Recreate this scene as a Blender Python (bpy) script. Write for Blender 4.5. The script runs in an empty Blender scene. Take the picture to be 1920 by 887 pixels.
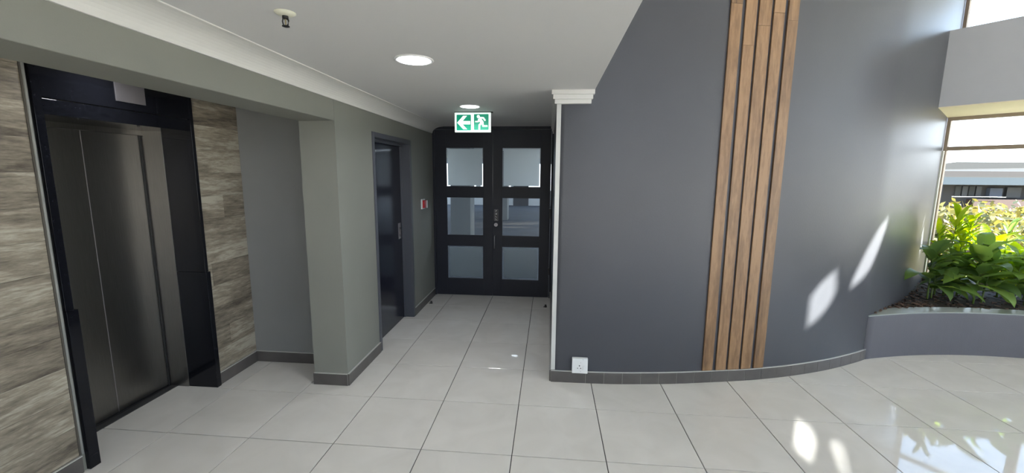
import bpy, bmesh, math, random
from mathutils import Vector, Matrix
random.seed(7)
D = bpy.data
SC = bpy.context.scene
COL = SC.collection

# ---------------------------------------------------------------- camera, world, sun, exposure
cam = D.cameras.new('camera'); cam_o = D.objects.new('camera', cam); COL.objects.link(cam_o)
R_, U_, F_ = Vector((0.9960, 0.0890, 0.0080)), Vector((-0.0210, 0.1470, 0.9889)), Vector((-0.0870, 0.9851, -0.1480))
F_.normalize(); R_ = (R_ - R_.dot(F_)*F_).normalized(); U_ = R_.cross(F_)
CAM = Vector((0.207, -3.056, 1.795)); FPX = 786.7
m = Matrix(((R_.x, U_.x, -F_.x, CAM.x), (R_.y, U_.y, -F_.y, CAM.y), (R_.z, U_.z, -F_.z, CAM.z), (0, 0, 0, 1)))
cam_o.matrix_world = m
cam.sensor_width = 36; cam.lens = FPX/1920*36; cam.clip_start = 0.05; cam.clip_end = 500
SC.camera = cam_o

world = D.worlds.new('sky'); SC.world = world; world.use_nodes = True
wn = world.node_tree.nodes; wl = world.node_tree.links
bg = wn['Background']; bg.inputs[1].default_value = 4.2
tc = wn.new('ShaderNodeTexCoord'); sp = wn.new('ShaderNodeSeparateXYZ'); rp = wn.new('ShaderNodeValToRGB')
wl.new(tc.outputs['Generated'], sp.inputs[0]); wl.new(sp.outputs['Z'], rp.inputs[0]); wl.new(rp.outputs[0], bg.inputs[0])
rp.color_ramp.elements[0].position = 0.0; rp.color_ramp.elements[0].color = (0.93, 0.96, 1.0, 1)
rp.color_ramp.elements[1].position = 0.6; rp.color_ramp.elements[1].color = (0.42, 0.62, 1.0, 1)
x_ = rp.color_ramp.elements.new(0.25); x_.color = (0.60, 0.77, 1.0, 1)

SUN_AZ, SUN_EL = math.radians(-20), math.radians(30)
sv = Vector((math.cos(SUN_AZ)*math.cos(SUN_EL), math.sin(SUN_AZ)*math.cos(SUN_EL), math.sin(SUN_EL)))
sun = D.lights.new('sun', 'SUN'); sun.energy = 68; sun.angle = math.radians(0.53); sun.color = (1.0, 0.95, 0.86)
so = D.objects.new('sun', sun); COL.objects.link(so); so.rotation_euler = (-sv).to_track_quat('-Z', 'Y').to_euler(); so.location = (12, -6, 12)

SC.view_settings.view_transform = 'Standard'; SC.view_settings.look = 'None'
SC.view_settings.exposure = 0.24; SC.view_settings.gamma = 1; SC.view_settings.use_curve_mapping = False

# ---------------------------------------------------------------- materials
MATS = {}
def lin(c):
    return tuple(((v/255)/12.92 if v/255 <= 0.04045 else ((v/255+0.055)/1.055)**2.4) for v in c)
def mat(name, col, rough=0.5, metal=0.0, bump=0.0, bscale=60, var=0.0, vscale=3.0, spec=0.5, emit=None, es=0.0, stretch=None, coat=0.0):
    if name in MATS: return MATS[name]
    M = D.materials.new(name); M.use_nodes = True
    n = M.node_tree.nodes; l = M.node_tree.links; b = n['Principled BSDF']
    b.inputs['Base Color'].default_value = (*col, 1); b.inputs['Roughness'].default_value = rough
    b.inputs['Metallic'].default_value = metal; b.inputs['Specular IOR Level'].default_value = spec
    b.inputs['Coat Weight'].default_value = coat
    if emit: b.inputs['Emission Color'].default_value = (*emit, 1); b.inputs['Emission Strength'].default_value = es
    t = n.new('ShaderNodeTexCoord'); mp = n.new('ShaderNodeMapping'); l.new(t.outputs['Object'], mp.inputs[0])
    if stretch: mp.inputs['Scale'].default_value = stretch
    if var > 0:
        nz = n.new('ShaderNodeTexNoise'); nz.inputs['Scale'].default_value = vscale; nz.inputs['Detail'].default_value = 4
        l.new(mp.outputs[0], nz.inputs['Vector'])
        mr = n.new('ShaderNodeMapRange'); mr.inputs[1].default_value = 0.3; mr.inputs[2].default_value = 0.7
        mr.inputs[3].default_value = 1-var; mr.inputs[4].default_value = 1+var
        l.new(nz.outputs[0], mr.inputs[0])
        vm = n.new('ShaderNodeVectorMath'); vm.operation = 'SCALE'; vm.inputs[0].default_value = col
        l.new(mr.outputs[0], vm.inputs['Scale']); l.new(vm.outputs[0], b.inputs['Base Color'])
    if bump > 0:
        nz2 = n.new('ShaderNodeTexNoise'); nz2.inputs['Scale'].default_value = bscale; nz2.inputs['Detail'].default_value = 3
        l.new(mp.outputs[0], nz2.inputs['Vector'])
        bp = n.new('ShaderNodeBump'); bp.inputs['Strength'].default_value = bump; bp.inputs['Distance'].default_value = 0.01
        l.new(nz2.outputs[0], bp.inputs['Height']); l.new(bp.outputs[0], b.inputs['Normal'])
    MATS[name] = M
    return M

def tile_mat():
    M = D.materials.new('porcelain_tile'); M.use_nodes = True
    n = M.node_tree.nodes; l = M.node_tree.links; b = n['Principled BSDF']
    oi = n.new('ShaderNodeObjectInfo'); t = n.new('ShaderNodeTexCoord')
    ad = n.new('ShaderNodeVectorMath'); ad.operation = 'ADD'; cx = n.new('ShaderNodeCombineXYZ')
    mu = n.new('ShaderNodeMath'); mu.operation = 'MULTIPLY'; mu.inputs[1].default_value = 37
    l.new(oi.outputs['Random'], mu.inputs[0]); l.new(mu.outputs[0], cx.inputs[0]); l.new(mu.outputs[0], cx.inputs[1])
    l.new(t.outputs['Object'], ad.inputs[0]); l.new(cx.outputs[0], ad.inputs[1])
    nz = n.new('ShaderNodeTexNoise'); nz.inputs['Scale'].default_value = 3.2; nz.inputs['Detail'].default_value = 3; nz.inputs['Distortion'].default_value = 0.8
    l.new(ad.outputs[0], nz.inputs['Vector'])
    rp = n.new('ShaderNodeValToRGB'); l.new(nz.outputs[0], rp.inputs[0])
    rp.color_ramp.elements[0].position = 0.3; rp.color_ramp.elements[0].color = (0.60, 0.585, 0.55, 1)
    rp.color_ramp.elements[1].position = 0.7; rp.color_ramp.elements[1].color = (0.665, 0.65, 0.615, 1)
    l.new(rp.outputs[0], b.inputs['Base Color'])
    nf = n.new('ShaderNodeTexNoise'); nf.inputs['Scale'].default_value = 6
    l.new(ad.outputs[0], nf.inputs['Vector'])
    mr = n.new('ShaderNodeMapRange'); mr.inputs[3].default_value = 0.025; mr.inputs[4].default_value = 0.06
    l.new(nf.outputs[0], mr.inputs[0]); l.new(mr.outputs[0], b.inputs['Roughness'])
    b.inputs['Specular IOR Level'].default_value = 0.5
    return M

def wood_mat(name, cols, axis, sc, rough, streak=9.0, fine=60.0, knots=False):
    """streaky wood, grain running along axis (0 x,1 y,2 z); colour bands + per-object variation"""
    M = D.materials.new(name); M.use_nodes = True
    n = M.node_tree.nodes; l = M.node_tree.links; b = n['Principled BSDF']
    oi = n.new('ShaderNodeObjectInfo'); t = n.new('ShaderNodeTexCoord'); mp = n.new('ShaderNodeMapping')
    s = [1.0, 1.0, 1.0]; s[axis] = sc; mp.inputs['Scale'].default_value = s
    mu = n.new('ShaderNodeMath'); mu.operation = 'MULTIPLY'; mu.inputs[1].default_value = 53
    cx = n.new('ShaderNodeCombineXYZ'); l.new(oi.outputs['Random'], mu.inputs[0])
    for i in range(3): l.new(mu.outputs[0], cx.inputs[i])
    l.new(t.outputs['Object'], mp.inputs[0])
    ad = n.new('ShaderNodeVectorMath'); ad.operation = 'ADD'; l.new(mp.outputs[0], ad.inputs[0]); l.new(cx.outputs[0], ad.inputs[1])
    n1 = n.new('ShaderNodeTexNoise'); n1.inputs['Scale'].default_value = streak; n1.inputs['Detail'].default_value = 6; n1.inputs['Roughness'].default_value = 0.65; n1.inputs['Distortion'].default_value = 0.6
    n2 = n.new('ShaderNodeTexNoise'); n2.inputs['Scale'].default_value = fine; n2.inputs['Detail'].default_value = 5; n2.inputs['Roughness'].default_value = 0.7
    l.new(ad.outputs[0], n1.inputs['Vector']); l.new(ad.outputs[0], n2.inputs['Vector'])
    mx = n.new('ShaderNodeMath'); mx.operation = 'MULTIPLY_ADD'; mx.inputs[1].default_value = 0.5
    l.new(n2.outputs[0], mx.inputs[0]); 
    m2 = n.new('ShaderNodeMath'); m2.operation = 'MULTIPLY'; m2.inputs[1].default_value = 0.75; l.new(n1.outputs[0], m2.inputs[0])
    l.new(m2.outputs[0], mx.inputs[2])
    m3 = n.new('ShaderNodeMath'); m3.operation = 'MULTIPLY_ADD'; m3.inputs[1].default_value = 0.13; l.new(oi.outputs['Random'], m3.inputs[0])
    sb = n.new('ShaderNodeMath'); sb.operation = 'SUBTRACT'; sb.inputs[1].default_value = 0.195; l.new(mx.outputs[0], sb.inputs[0]); l.new(sb.outputs[0], m3.inputs[2])
    rp = n.new('ShaderNodeValToRGB'); l.new(m3.outputs[0], rp.inputs[0])
    e = rp.color_ramp.elements
    e[0].position = 0.28; e[0].color = (*cols[0], 1); e[1].position = 0.62; e[1].color = (*cols[-1], 1)
    for k, c in enumerate(cols[1:-1]):
        x = e.new(0.28+0.34*(k+1)/(len(cols)-1)); x.color = (*c, 1)
    out = rp.outputs[0]
    if knots:
        vo = n.new('ShaderNodeTexVoronoi'); vo.inputs['Scale'].default_value = 3.0; l.new(ad.outputs[0], vo.inputs['Vector'])
        kr = n.new('ShaderNodeMapRange'); kr.inputs[1].default_value = 0.03; kr.inputs[2].default_value = 0.10; kr.inputs[3].default_value = 0.45; kr.inputs[4].default_value = 1
        l.new(vo.outputs['Distance'], kr.inputs[0])
        vm = n.new('ShaderNodeVectorMath'); vm.operation = 'SCALE'; l.new(out, vm.inputs[0]); l.new(kr.outputs[0], vm.inputs['Scale']); out = vm.outputs[0]
    l.new(out, b.inputs['Base Color']); b.inputs['Roughness'].default_value = rough
    bp = n.new('ShaderNodeBump'); bp.inputs['Strength'].default_value = 0.12; bp.inputs['Distance'].default_value = 0.004
    l.new(n2.outputs[0], bp.inputs['Height']); l.new(bp.outputs[0], b.inputs['Normal'])
    MATS[name] = M
    return M

def glass_mat(name, tint=(1, 1, 1), rough=0.0, refl=1.0):
    M = D.materials.new(name); M.use_nodes = True
    n = M.node_tree.nodes; l = M.node_tree.links; n.remove(n['Principled BSDF'])
    o = n['Material Output']; tr = n.new('ShaderNodeBsdfTransparent'); tr.inputs[0].default_value = (*tint, 1)
    gl = n.new('ShaderNodeBsdfGlossy'); gl.inputs['Roughness'].default_value = rough
    fr = n.new('ShaderNodeFresnel'); fr.inputs[0].default_value = 1.45
    mu = n.new('ShaderNodeMath'); mu.operation = 'MULTIPLY'; mu.inputs[1].default_value = refl; l.new(fr.outputs[0], mu.inputs[0])
    mi = n.new('ShaderNodeMixShader'); ge = n.new('ShaderNodeNewGeometry'); iv = n.new('ShaderNodeMath'); iv.operation = 'SUBTRACT'; iv.inputs[0].default_value = 1.0; l.new(ge.outputs['Backfacing'], iv.inputs[1])
    m4 = n.new('ShaderNodeMath'); m4.operation = 'MULTIPLY'; l.new(mu.outputs[0], m4.inputs[0]); l.new(iv.outputs[0], m4.inputs[1])   # far face of the pane adds no second mirror
    l.new(m4.outputs[0], mi.inputs[0]); l.new(tr.outputs[0], mi.inputs[1]); l.new(gl.outputs[0], mi.inputs[2])
    l.new(mi.outputs[0], o.inputs[0]); MATS[name] = M
    return M

def frost_mat(name, col):
    M = D.materials.new(name); M.use_nodes = True
    n = M.node_tree.nodes; l = M.node_tree.links; n.remove(n['Principled BSDF'])
    o = n['Material Output']; tr = n.new('ShaderNodeBsdfRefraction'); tr.inputs[0].default_value = (*col, 1); tr.inputs['Roughness'].default_value = 0.75; tr.inputs['IOR'].default_value = 1.2
    df = n.new('ShaderNodeBsdfDiffuse'); df.inputs[0].default_value = (*col, 1)
    mi = n.new('ShaderNodeMixShader'); mi.inputs[0].default_value = 0.2
    l.new(tr.outputs[0], mi.inputs[1]); l.new(df.outputs[0], mi.inputs[2])
    l.new(mi.outputs[0], o.inputs[0]); MATS[name] = M
    return M

def leaf_mat(name, c1, c2, trans=0.45):
    M = D.materials.new(name); M.use_nodes = True
    n = M.node_tree.nodes; l = M.node_tree.links; b = n['Principled BSDF']
    oi = n.new('ShaderNodeObjectInfo'); t = n.new('ShaderNodeTexCoord')
    nz = n.new('ShaderNodeTexNoise'); nz.inputs['Scale'].default_value = 1.3; nz.inputs['Detail'].default_value = 5; l.new(t.outputs['Object'], nz.inputs['Vector'])
    ad = n.new('ShaderNodeMath'); ad.operation = 'MULTIPLY_ADD'; ad.inputs[1].default_value = 0.5; l.new(oi.outputs['Random'], ad.inputs[0])
    sb = n.new('ShaderNodeMath'); sb.operation = 'SUBTRACT'; sb.inputs[1].default_value = 0.25; l.new(nz.outputs[0], sb.inputs[0]); l.new(sb.outputs[0], ad.inputs[2])
    rp = n.new('ShaderNodeValToRGB'); l.new(ad.outputs[0], rp.inputs[0])
    rp.color_ramp.elements[0].position = 0.3; rp.color_ramp.elements[0].color = (*c1, 1)
    rp.color_ramp.elements[1].position = 0.7; rp.color_ramp.elements[1].color = (*c2, 1)
    l.new(rp.outputs[0], b.inputs['Base Color']); b.inputs['Roughness'].default_value = 0.4
    tl = n.new('ShaderNodeBsdfTranslucent'); 
    hs = n.new('ShaderNodeHueSaturation'); hs.inputs['Hue'].default_value = 0.47; hs.inputs['Saturation'].default_value = 1.15; hs.inputs['Value'].default_value = 1.7
    l.new(rp.outputs[0], hs.inputs['Color']); l.new(hs.outputs[0], tl.inputs[0])
    mi = n.new('ShaderNodeMixShader'); mi.inputs[0].default_value = trans
    l.new(b.outputs[0], mi.inputs[1]); l.new(tl.outputs[0], mi.inputs[2]); l.new(mi.outputs[0], n['Material Output'].inputs[0])
    MATS[name] = M
    return M

TILE = tile_mat()
GROUT = mat('floor_grout', (0.035, 0.033, 0.031), 0.9)
CHAR = mat('charcoal_wall_paint', (0.047, 0.050, 0.060), 0.36, bump=0.06, bscale=90, var=0.05, vscale=1.5)
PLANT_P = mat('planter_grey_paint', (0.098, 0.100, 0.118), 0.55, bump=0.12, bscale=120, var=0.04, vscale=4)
SAGE = mat('grey_green_paint', (0.195, 0.20, 0.178), 0.6, bump=0.05, bscale=150, var=0.03, vscale=2)
SAGE2 = mat('mid_grey_paint', (0.195, 0.20, 0.20), 0.6, bump=0.05, bscale=150, var=0.03, vscale=2)
WHITE = mat('ceiling_paint', (0.62, 0.62, 0.62), 0.7, bump=0.02, bscale=100, var=0.015, vscale=1)
CORN = mat('cornice_paint', (0.63, 0.63, 0.61), 0.7)
CREAM_BOUNCE = mat('cream_bounce_soffit', (0.85, 0.76, 0.52), 0.6)  # cream soffit; its warm tint stands in for bounced sunlight
BAND = mat('pale_grey_paint', (0.46, 0.47, 0.49), 0.5, var=0.03, vscale=2)
SKIRT = mat('dark_skirting_tile', (0.085, 0.078, 0.074), 0.35, var=0.15, vscale=8)
SKG = mat('skirting_grout', (0.32, 0.31, 0.29), 0.7)
ALU = mat('aluminium_trim', (0.62, 0.62, 0.60), 0.4, metal=0.6)
ALUW = mat('painted_corner_guard', (0.56, 0.57, 0.55), 0.4, var=0.06, vscale=4, stretch=(1, 1, 0.6))
GRAN = mat('black_granite', (0.006, 0.0065, 0.009), 0.08, var=0.3, vscale=60, spec=0.28)
STEEL = mat('brushed_steel', (0.23, 0.22, 0.205), 0.30, metal=1.0, var=0.10, vscale=14, stretch=(30, 30, 0.4), bump=0.02, bscale=80)
STEEL2 = mat('satin_steel_plate', (0.42, 0.40, 0.42), 0.4, metal=0.9)
SILL = mat('dark_metal_sill', (0.10, 0.10, 0.105), 0.4, metal=0.7)
DOORP = mat('dark_navy_door_paint', (0.021, 0.023, 0.033), 0.38, var=0.04, vscale=3, spec=0.3)
DFRAME = mat('slate_frame_paint', (0.065, 0.070, 0.085), 0.4)
NAVY = mat('navy_door_gloss', (0.010, 0.011, 0.019), 0.2, spec=0.35)
SLAT = wood_mat('stained_slat_wood', [lin((76, 57, 39)), lin((110, 83, 56)), lin((124, 95, 66)), lin((142, 111, 79))], 2, 0.12, 0.45, streak=10, fine=55)
PLANK = wood_mat('weathered_plank', [lin((66, 60, 52)), lin((104, 96, 84)), lin((134, 126, 111)), lin((168, 162, 147))], 1, 0.14, 0.5, streak=8, fine=60, knots=True)
PLANKEDGE = mat('plank_edge_trim', (0.075, 0.066, 0.055), 0.6)
SLATBACK = mat('slat_recess_paint', (0.045, 0.042, 0.048), 0.6)
PANE = glass_mat('window_glass', (0.97, 0.985, 0.98))
DPANE = glass_mat('door_glass', (0.78, 0.82, 0.84), refl=0.8)
FROST = frost_mat('frosted_film', (0.80, 0.82, 0.82))
WFRAME = mat('bronze_window_frame', (0.34, 0.27, 0.21), 0.45, metal=0.2)
LAMP = mat('lamp_diffuser', (1, 1, 1), 0.5, emit=(0.95, 0.97, 1.0), es=9.0)
LAMPR = mat('lamp_ring', (0.8, 0.8, 0.8), 0.4)
WPL = mat('white_plastic', (0.75, 0.77, 0.77), 0.35)
IVORY = mat('ivory_plastic', (0.66, 0.66, 0.55), 0.4)
BLK = mat('black_plastic', (0.012, 0.012, 0.013), 0.4)
BRASS = mat('brass', (0.5, 0.42, 0.25), 0.35, metal=1)
RED = mat('red_plastic', (0.42, 0.012, 0.018), 0.35)
SGREEN = mat('exit_sign_green', (0.0, 0.36, 0.21), 0.4, emit=(0.0, 0.28, 0.15), es=0.35)
SWHITE = mat('exit_sign_white', (0.85, 0.9, 0.87), 0.4, emit=(0.85, 1.0, 0.92), es=0.62)
SOIL = mat('potting_soil', (0.035, 0.024, 0.018), 0.95, bump=1.0, bscale=30, var=0.5, vscale=25)
BARK = mat('bark_mulch', (0.11, 0.065, 0.045), 0.9, var=0.4, vscale=30)
STEM = mat('plant_stem', (0.10, 0.16, 0.03), 0.5)
LEAFA = leaf_mat('broad_leaf', (0.075, 0.15, 0.045), (0.19, 0.32, 0.085), 0.5)
LEAFB = leaf_mat('bright_leaf', (0.15, 0.27, 0.03), (0.32, 0.44, 0.05), 0.6)
TREEA = leaf_mat('tree_leaf_gold', (0.080, 0.078, 0.022), (0.205, 0.200, 0.058), 0.25)
TREEB = leaf_mat('tree_leaf_green', (0.05, 0.06, 0.02), (0.13, 0.13, 0.042), 0.25)
TRUNK = mat('tree_bark', (0.12, 0.09, 0.07), 0.9, var=0.3, vscale=10)
CARPET = mat('blue_grey_carpet', (0.075, 0.085, 0.105), 0.95, bump=0.3, bscale=200, var=0.12, vscale=0.9)
OFFW = mat('office_white', (0.62, 0.66, 0.70), 0.7)
OFFG = mat('office_pillar_grey', (0.26, 0.27, 0.27), 0.7)
GROUND = mat('dry_ground', (0.12, 0.105, 0.05), 0.95, var=0.3, vscale=0.3)
BROOF = mat('pale_metal_roof', (0.042, 0.044, 0.045), 0.9, spec=0.1)
BFASC = mat('blue_grey_fascia', (0.030, 0.042, 0.054), 0.8, spec=0.1)
BWALL = mat('building_render', (0.042, 0.040, 0.041), 0.9, spec=0.1)
BDARK = mat('building_dark_glass', (0.016, 0.018, 0.022), 0.6)
BRICK = mat('red_brick', (0.035, 0.018, 0.016), 0.9)
BLUEW = mat('blue_white_panel', (0.045, 0.055, 0.08), 0.8)

# ---------------------------------------------------------------- mesh builder
class MB:
    def __init__(s): s.v = []; s.f = []; s.m = []; s.mats = []
    def mi(s, m_):
        if m_ not in s.mats: s.mats.append(m_)
        return s.mats.index(m_)
    def add(s, vs, fs, m_):
        o = len(s.v); s.v += [tuple(p) for p in vs]; k = s.mi(m_)
        for f in fs: s.f.append([i+o for i in f]); s.m.append(k)
        return s
    def box(s, x0, x1, y0, y1, z0, z1, m_, fr=None):
        P = [(x, y, z) for z in (z0, z1) for y in (y0, y1) for x in (x0, x1)]
        if fr: P = [fr(*p) for p in P]
        return s.add(P, [(0, 2, 3, 1), (4, 5, 7, 6), (0, 1, 5, 4), (2, 6, 7, 3), (0, 4, 6, 2), (1, 3, 7, 5)], m_)
    def prism(s, poly, z0, z1, m_, fr=None):
        n = len(poly); P = [(x, y, z0) for x, y in poly]+[(x, y, z1) for x, y in poly]
        if fr: P = [fr(*p) for p in P]
        F = [tuple(range(n))[::-1], tuple(range(n, 2*n))]+[(i, (i+1) % n, n+(i+1) % n, n+i) for i in range(n)]
        return s.add(P, F, m_)
    def lathe(s, prof, m_, c=(0, 0, 0), n=28, fr=None):
        P = []; F = []
        for r, z in prof:
            for k in range(n):
                a = 2*math.pi*k/n; p = (c[0]+r*math.cos(a), c[1]+r*math.sin(a), c[2]+z)
                P.append(fr(*p) if fr else p)
        for j in range(len(prof)-1):
            for k in range(n): F.append((j*n+k, j*n+(k+1) % n, (j+1)*n+(k+1) % n, (j+1)*n+k))
        F.append(tuple(range(n))[::-1]); F.append(tuple(range((len(prof)-1)*n, len(prof)*n)))
        return s.add(P, F, m_)
    def tube(s, pts, r, m_, n=8):
        P = []; F = []
        for i, p in enumerate(pts):
            p = Vector(p); a = Vector(pts[max(i-1, 0)]); b = Vector(pts[min(i+1, len(pts)-1)]); d = (b-a).normalized()
            u = d.cross(Vector((0, 0, 1)) if abs(d.z) < 0.9 else Vector((1, 0, 0))).normalized(); w = d.cross(u)
            rr = r[i] if isinstance(r, (list, tuple)) else r
            for k in range(n):
                t = 2*math.pi*k/n; P.append(p+u*rr*math.cos(t)+w*rr*math.sin(t))
        for j in range(len(pts)-1):
            for k in range(n): F.append((j*n+k, j*n+(k+1) % n, (j+1)*n+(k+1) % n, (j+1)*n+k))
        F.append(tuple(range(n))[::-1]); F.append(tuple(range((len(pts)-1)*n, len(pts)*n)))
        return s.add(P, F, m_)
    def mesh(s, name):
        me = D.meshes.new(name); me.from_pydata(s.v, [], s.f)
        for m_ in s.mats: me.materials.append(m_)
        me.polygons.foreach_set('material_index', s.m)
        bm = bmesh.new(); bm.from_mesh(me); bmesh.ops.recalc_face_normals(bm, faces=bm.faces); bm.to_mesh(me); bm.free()
        me.update(); return me
    def build(s, name, parent=None, bevel=0, smooth=False, origin=None, **props):
        if origin is not None:
            s.v = [(x-origin[0], y-origin[1], z-origin[2]) for x, y, z in s.v]
        o = D.objects.new(name, s.mesh(name)); COL.objects.link(o)
        if origin is not None: o.location = origin
        if parent is not None:
            o.parent = parent
            if origin is None: o.location = -parent.location if parent.type == 'EMPTY' else (0, 0, 0)
            else: o.location = Vector(origin)-parent.location
        if bevel:
            b = o.modifiers.new('bevel', 'BEVEL'); b.width = bevel; b.segments = 2; b.limit_method = 'ANGLE'
        if smooth:
            for p in o.data.polygons: p.use_smooth = True
        for k, v in props.items(): o[k] = v
        return o
def empty(name, loc, **props):
    o = D.objects.new(name, None); COL.objects.link(o); o.location = loc; o.empty_display_size = 0.1
    for k, v in props.items(): o[k] = v
    return o

# ---------------------------------------------------------------- key dimensions
CZ = 2.445          # low ceiling height
RZ = 5.5            # atrium roof height
CO = [-0.004, 0.054, -0.101, 0.139, 0.357]
COF = [-0.00412, 0.0541]
def yskirt(x):      # front of the skirting of the curved wall (fit)
    P = [(0.25, 0.399), (0.547, 0.402), (0.86, 0.418), (1.324, 0.474), (1.632, 0.532), (1.978, 0.603), (2.136, 0.645),
         (2.404, 0.728), (2.832, 0.898), (3.185, 1.080), (3.36, 1.185), (3.70, 1.440), (4.05, 1.735), (4.42, 2.080), (4.85, 2.515), (5.27, 2.95), (5.5, 3.19)]
    # Catmull-Rom style cubic through the points
    for i in range(len(P)-1):
        if x <= P[i+1][0] or i == len(P)-2:
            x0, y0 = P[i]; x1, y1 = P[i+1]
            s0 = (P[i+1][1]-P[max(i-1, 0)][1])/(P[i+1][0]-P[max(i-1, 0)][0])
            j = min(i+2, len(P)-1); s1 = (P[j][1]-P[i][1])/(P[j][0]-P[i][0])
            h = x1-x0; t = (x-x0)/h
            return (2*t**3-3*t**2+1)*y0+(t**3-2*t**2+t)*h*s0+(-2*t**3+3*t**2)*y1+(t**3-t**2)*h*s1
def yw(x): return yskirt(x)+0.012
# arc-length table along the curved wall
ARC = [(0.0, 0.25)]
_x = 0.25
while _x < 5.49:
    x2 = _x+0.01; ARC.append((ARC[-1][0]+math.hypot(0.01, yw(x2)-yw(_x)), x2)); _x = x2
def arcx(s):
    for i in range(len(ARC)-1):
        if ARC[i+1][0] >= s: return ARC[i][1]+(s-ARC[i][0])/(ARC[i+1][0]-ARC[i][0])*0.01
    return ARC[-1][1]
def wfr(s, off, z):  # point: arc position s, distance off in front of the wall, height z
    x = arcx(s); e = 0.02; d = Vector((2*e, yw(x+e)-yw(x-e))).normalized()
    return (x+d.y*off, yw(x)-d.x*off, z)
def xs(x):
    for s, xx in ARC:
        if xx >= x: return s
Q = Vector((5.27, 2.95, 0)); DW = Vector((0.611, -0.7916, 0)); NW = Vector((0.7916, 0.611, 0))
def win(t, n, z): p = Q+DW*t+NW*n; return (p.x, p.y, z)

# ---------------------------------------------------------------- floor
fl = MB()
fl.box(-3.4, 12.5, -7.2, 3.02, -0.12, -0.006, GROUT)
floor = fl.build('floor', kind='structure', label='pale polished porcelain tile floor of the lift lobby', category='floor')
def tmesh(x0, x1, y0, y1, o, mb=None):
    b = 0.0015; mb = mb or MB()
    P = [(x0, y0, -0.008), (x1, y0, -0.008), (x1, y1, -0.008), (x0, y1, -0.008), (x0, y0, -b), (x1, y0, -b), (x1, y1, -b), (x0, y1, -b),
         (x0+b, y0+b, 0), (x1-b, y0+b, 0), (x1-b, y1-b, 0), (x0+b, y1-b, 0)]
    P = [(p[0]+o[0], p[1]+o[1], p[2]) for p in P]
    F = [(0, 1, 5, 4), (1, 2, 6, 5), (2, 3, 7, 6), (3, 0, 4, 7), (4, 5, 9, 8), (5, 6, 10, 9), (6, 7, 11, 10), (7, 4, 8, 11), (8, 9, 10, 11)]
    return mb.add(P, F, TILE)
def proj(p):
    d = Vector(p)-CAM; w = d.dot(F_)
    if w < 0.05: return None
    return 960+FPX*d.dot(R_)/w, 443.5-FPX*d.dot(U_)/w
tiles = []
base_tile = tmesh(-0.2972, 0.2972, -0.2972, 0.2972, (0, 0)).mesh('floor_tile')
stuff = MB(); cand = []
for i in range(-5, 21):
    for j in range(-12, 5):
        cx, cy = i*0.6+0.3, j*0.6+0.3
        vis = any((q := proj((cx+a, cy+b, 0))) and -10 < q[0] < 1930 and -10 < q[1] < 897 for a in (-.3, 0, .3) for b in (-.3, 0, .3))
        hid = cx > 0.55 and cy-0.3 > yw(min(cx+0.3, 5.4))
        if cx < -1.9 and cy > 0.75: continue
        if cx+0.3 < -2.65 and not -1.0 < cy < 0.3: continue
        (cand if vis and not hid else [None]).append((cx, cy)) if (vis and not hid) else tmesh(-0.2972, 0.2972, -0.2972, 0.2972, (cx, cy), stuff) if cy < 0.6 else None
for cx, cy in cand:
    o = D.objects.new('floor_tile', base_tile); COL.objects.link(o); o.parent = floor; o.location = (cx, cy, 0)
stuff.build('floor_tile', floor, kind='stuff')

# ---------------------------------------------------------------- curved charcoal wall with slats and skirting
N = 90; SMAX = ARC[-1][0]
b = MB()
ss = [SMAX*i/N for i in range(N+1)]
front = [wfr(s, 0, 0)[:2] for s in ss]; back = [wfr(s, -0.16, 0)[:2] for s in ss]
back[0] = (0.25, back[0][1])
for i in range(N):
    p = [front[i], front[i+1], back[i+1], back[i]]
    b.add([(x, y, z) for z in (-0.05, RZ) for x, y in p], [(0, 1, 5, 4), (2, 3, 7, 6)]+([(3, 0, 4, 7)] if i == 0 else [])+([(1, 2, 6, 5)] if i == N-1 else []), CHAR)
curved = b.build('wall_right', kind='structure', label='tall charcoal painted wall curving towards the window', category='wall')
me = curved.data
bm = bmesh.new(); bm.from_mesh(me); bmesh.ops.remove_doubles(bm, verts=bm.verts, dist=0.0005)
bmesh.ops.recalc_face_normals(bm, faces=bm.faces); bm.to_mesh(me); bm.free()
for p in me.polygons: p.use_smooth = abs(p.normal.z) < 0.1
me.update()

# skirting of the curved wall: one backing strip and single tiles
sk = MB(); send = xs(3.345)
for i in range(60):
    a, c = send*i/60, send*(i+1)/60
    P = [wfr(a, -0.02, 0), wfr(c, -0.02, 0), wfr(c, 0.010, 0), wfr(a, 0.010, 0)]
    sk.add(P+[(x, y, 0.102) for x, y, z in P], [(0, 1, 2, 3), (4, 7, 6, 5), (2, 3, 7, 6), (0, 4, 5, 1), (0, 3, 7, 4), (1, 2, 6, 5)], SKG)
skr = sk.build('baseboard_right', kind='structure', label='dark tile skirting along the foot of the curved charcoal wall', category='skirting')
tl = MB()
for i in range(60):
    a, c = send*i/60, send*(i+1)/60
    P = [wfr(a, -0.02, 0.102), wfr(c, -0.02, 0.102), wfr(c, 0.0125, 0.102), wfr(a, 0.0125, 0.102)]
    tl.add(P+[(x, y, 0.1075) for x, y, z in P], [(4, 7, 6, 5), (2, 3, 7, 6), (0, 3, 7, 4), (1, 2, 6, 5)], ALU)
tl.build('top_trim', skr, label='pale metal edging strip')
joints = [0.0, xs(0.547)]
while joints[-1]+0.158 < send: joints.append(joints[-1]+0.158)
joints.append(send)
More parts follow.
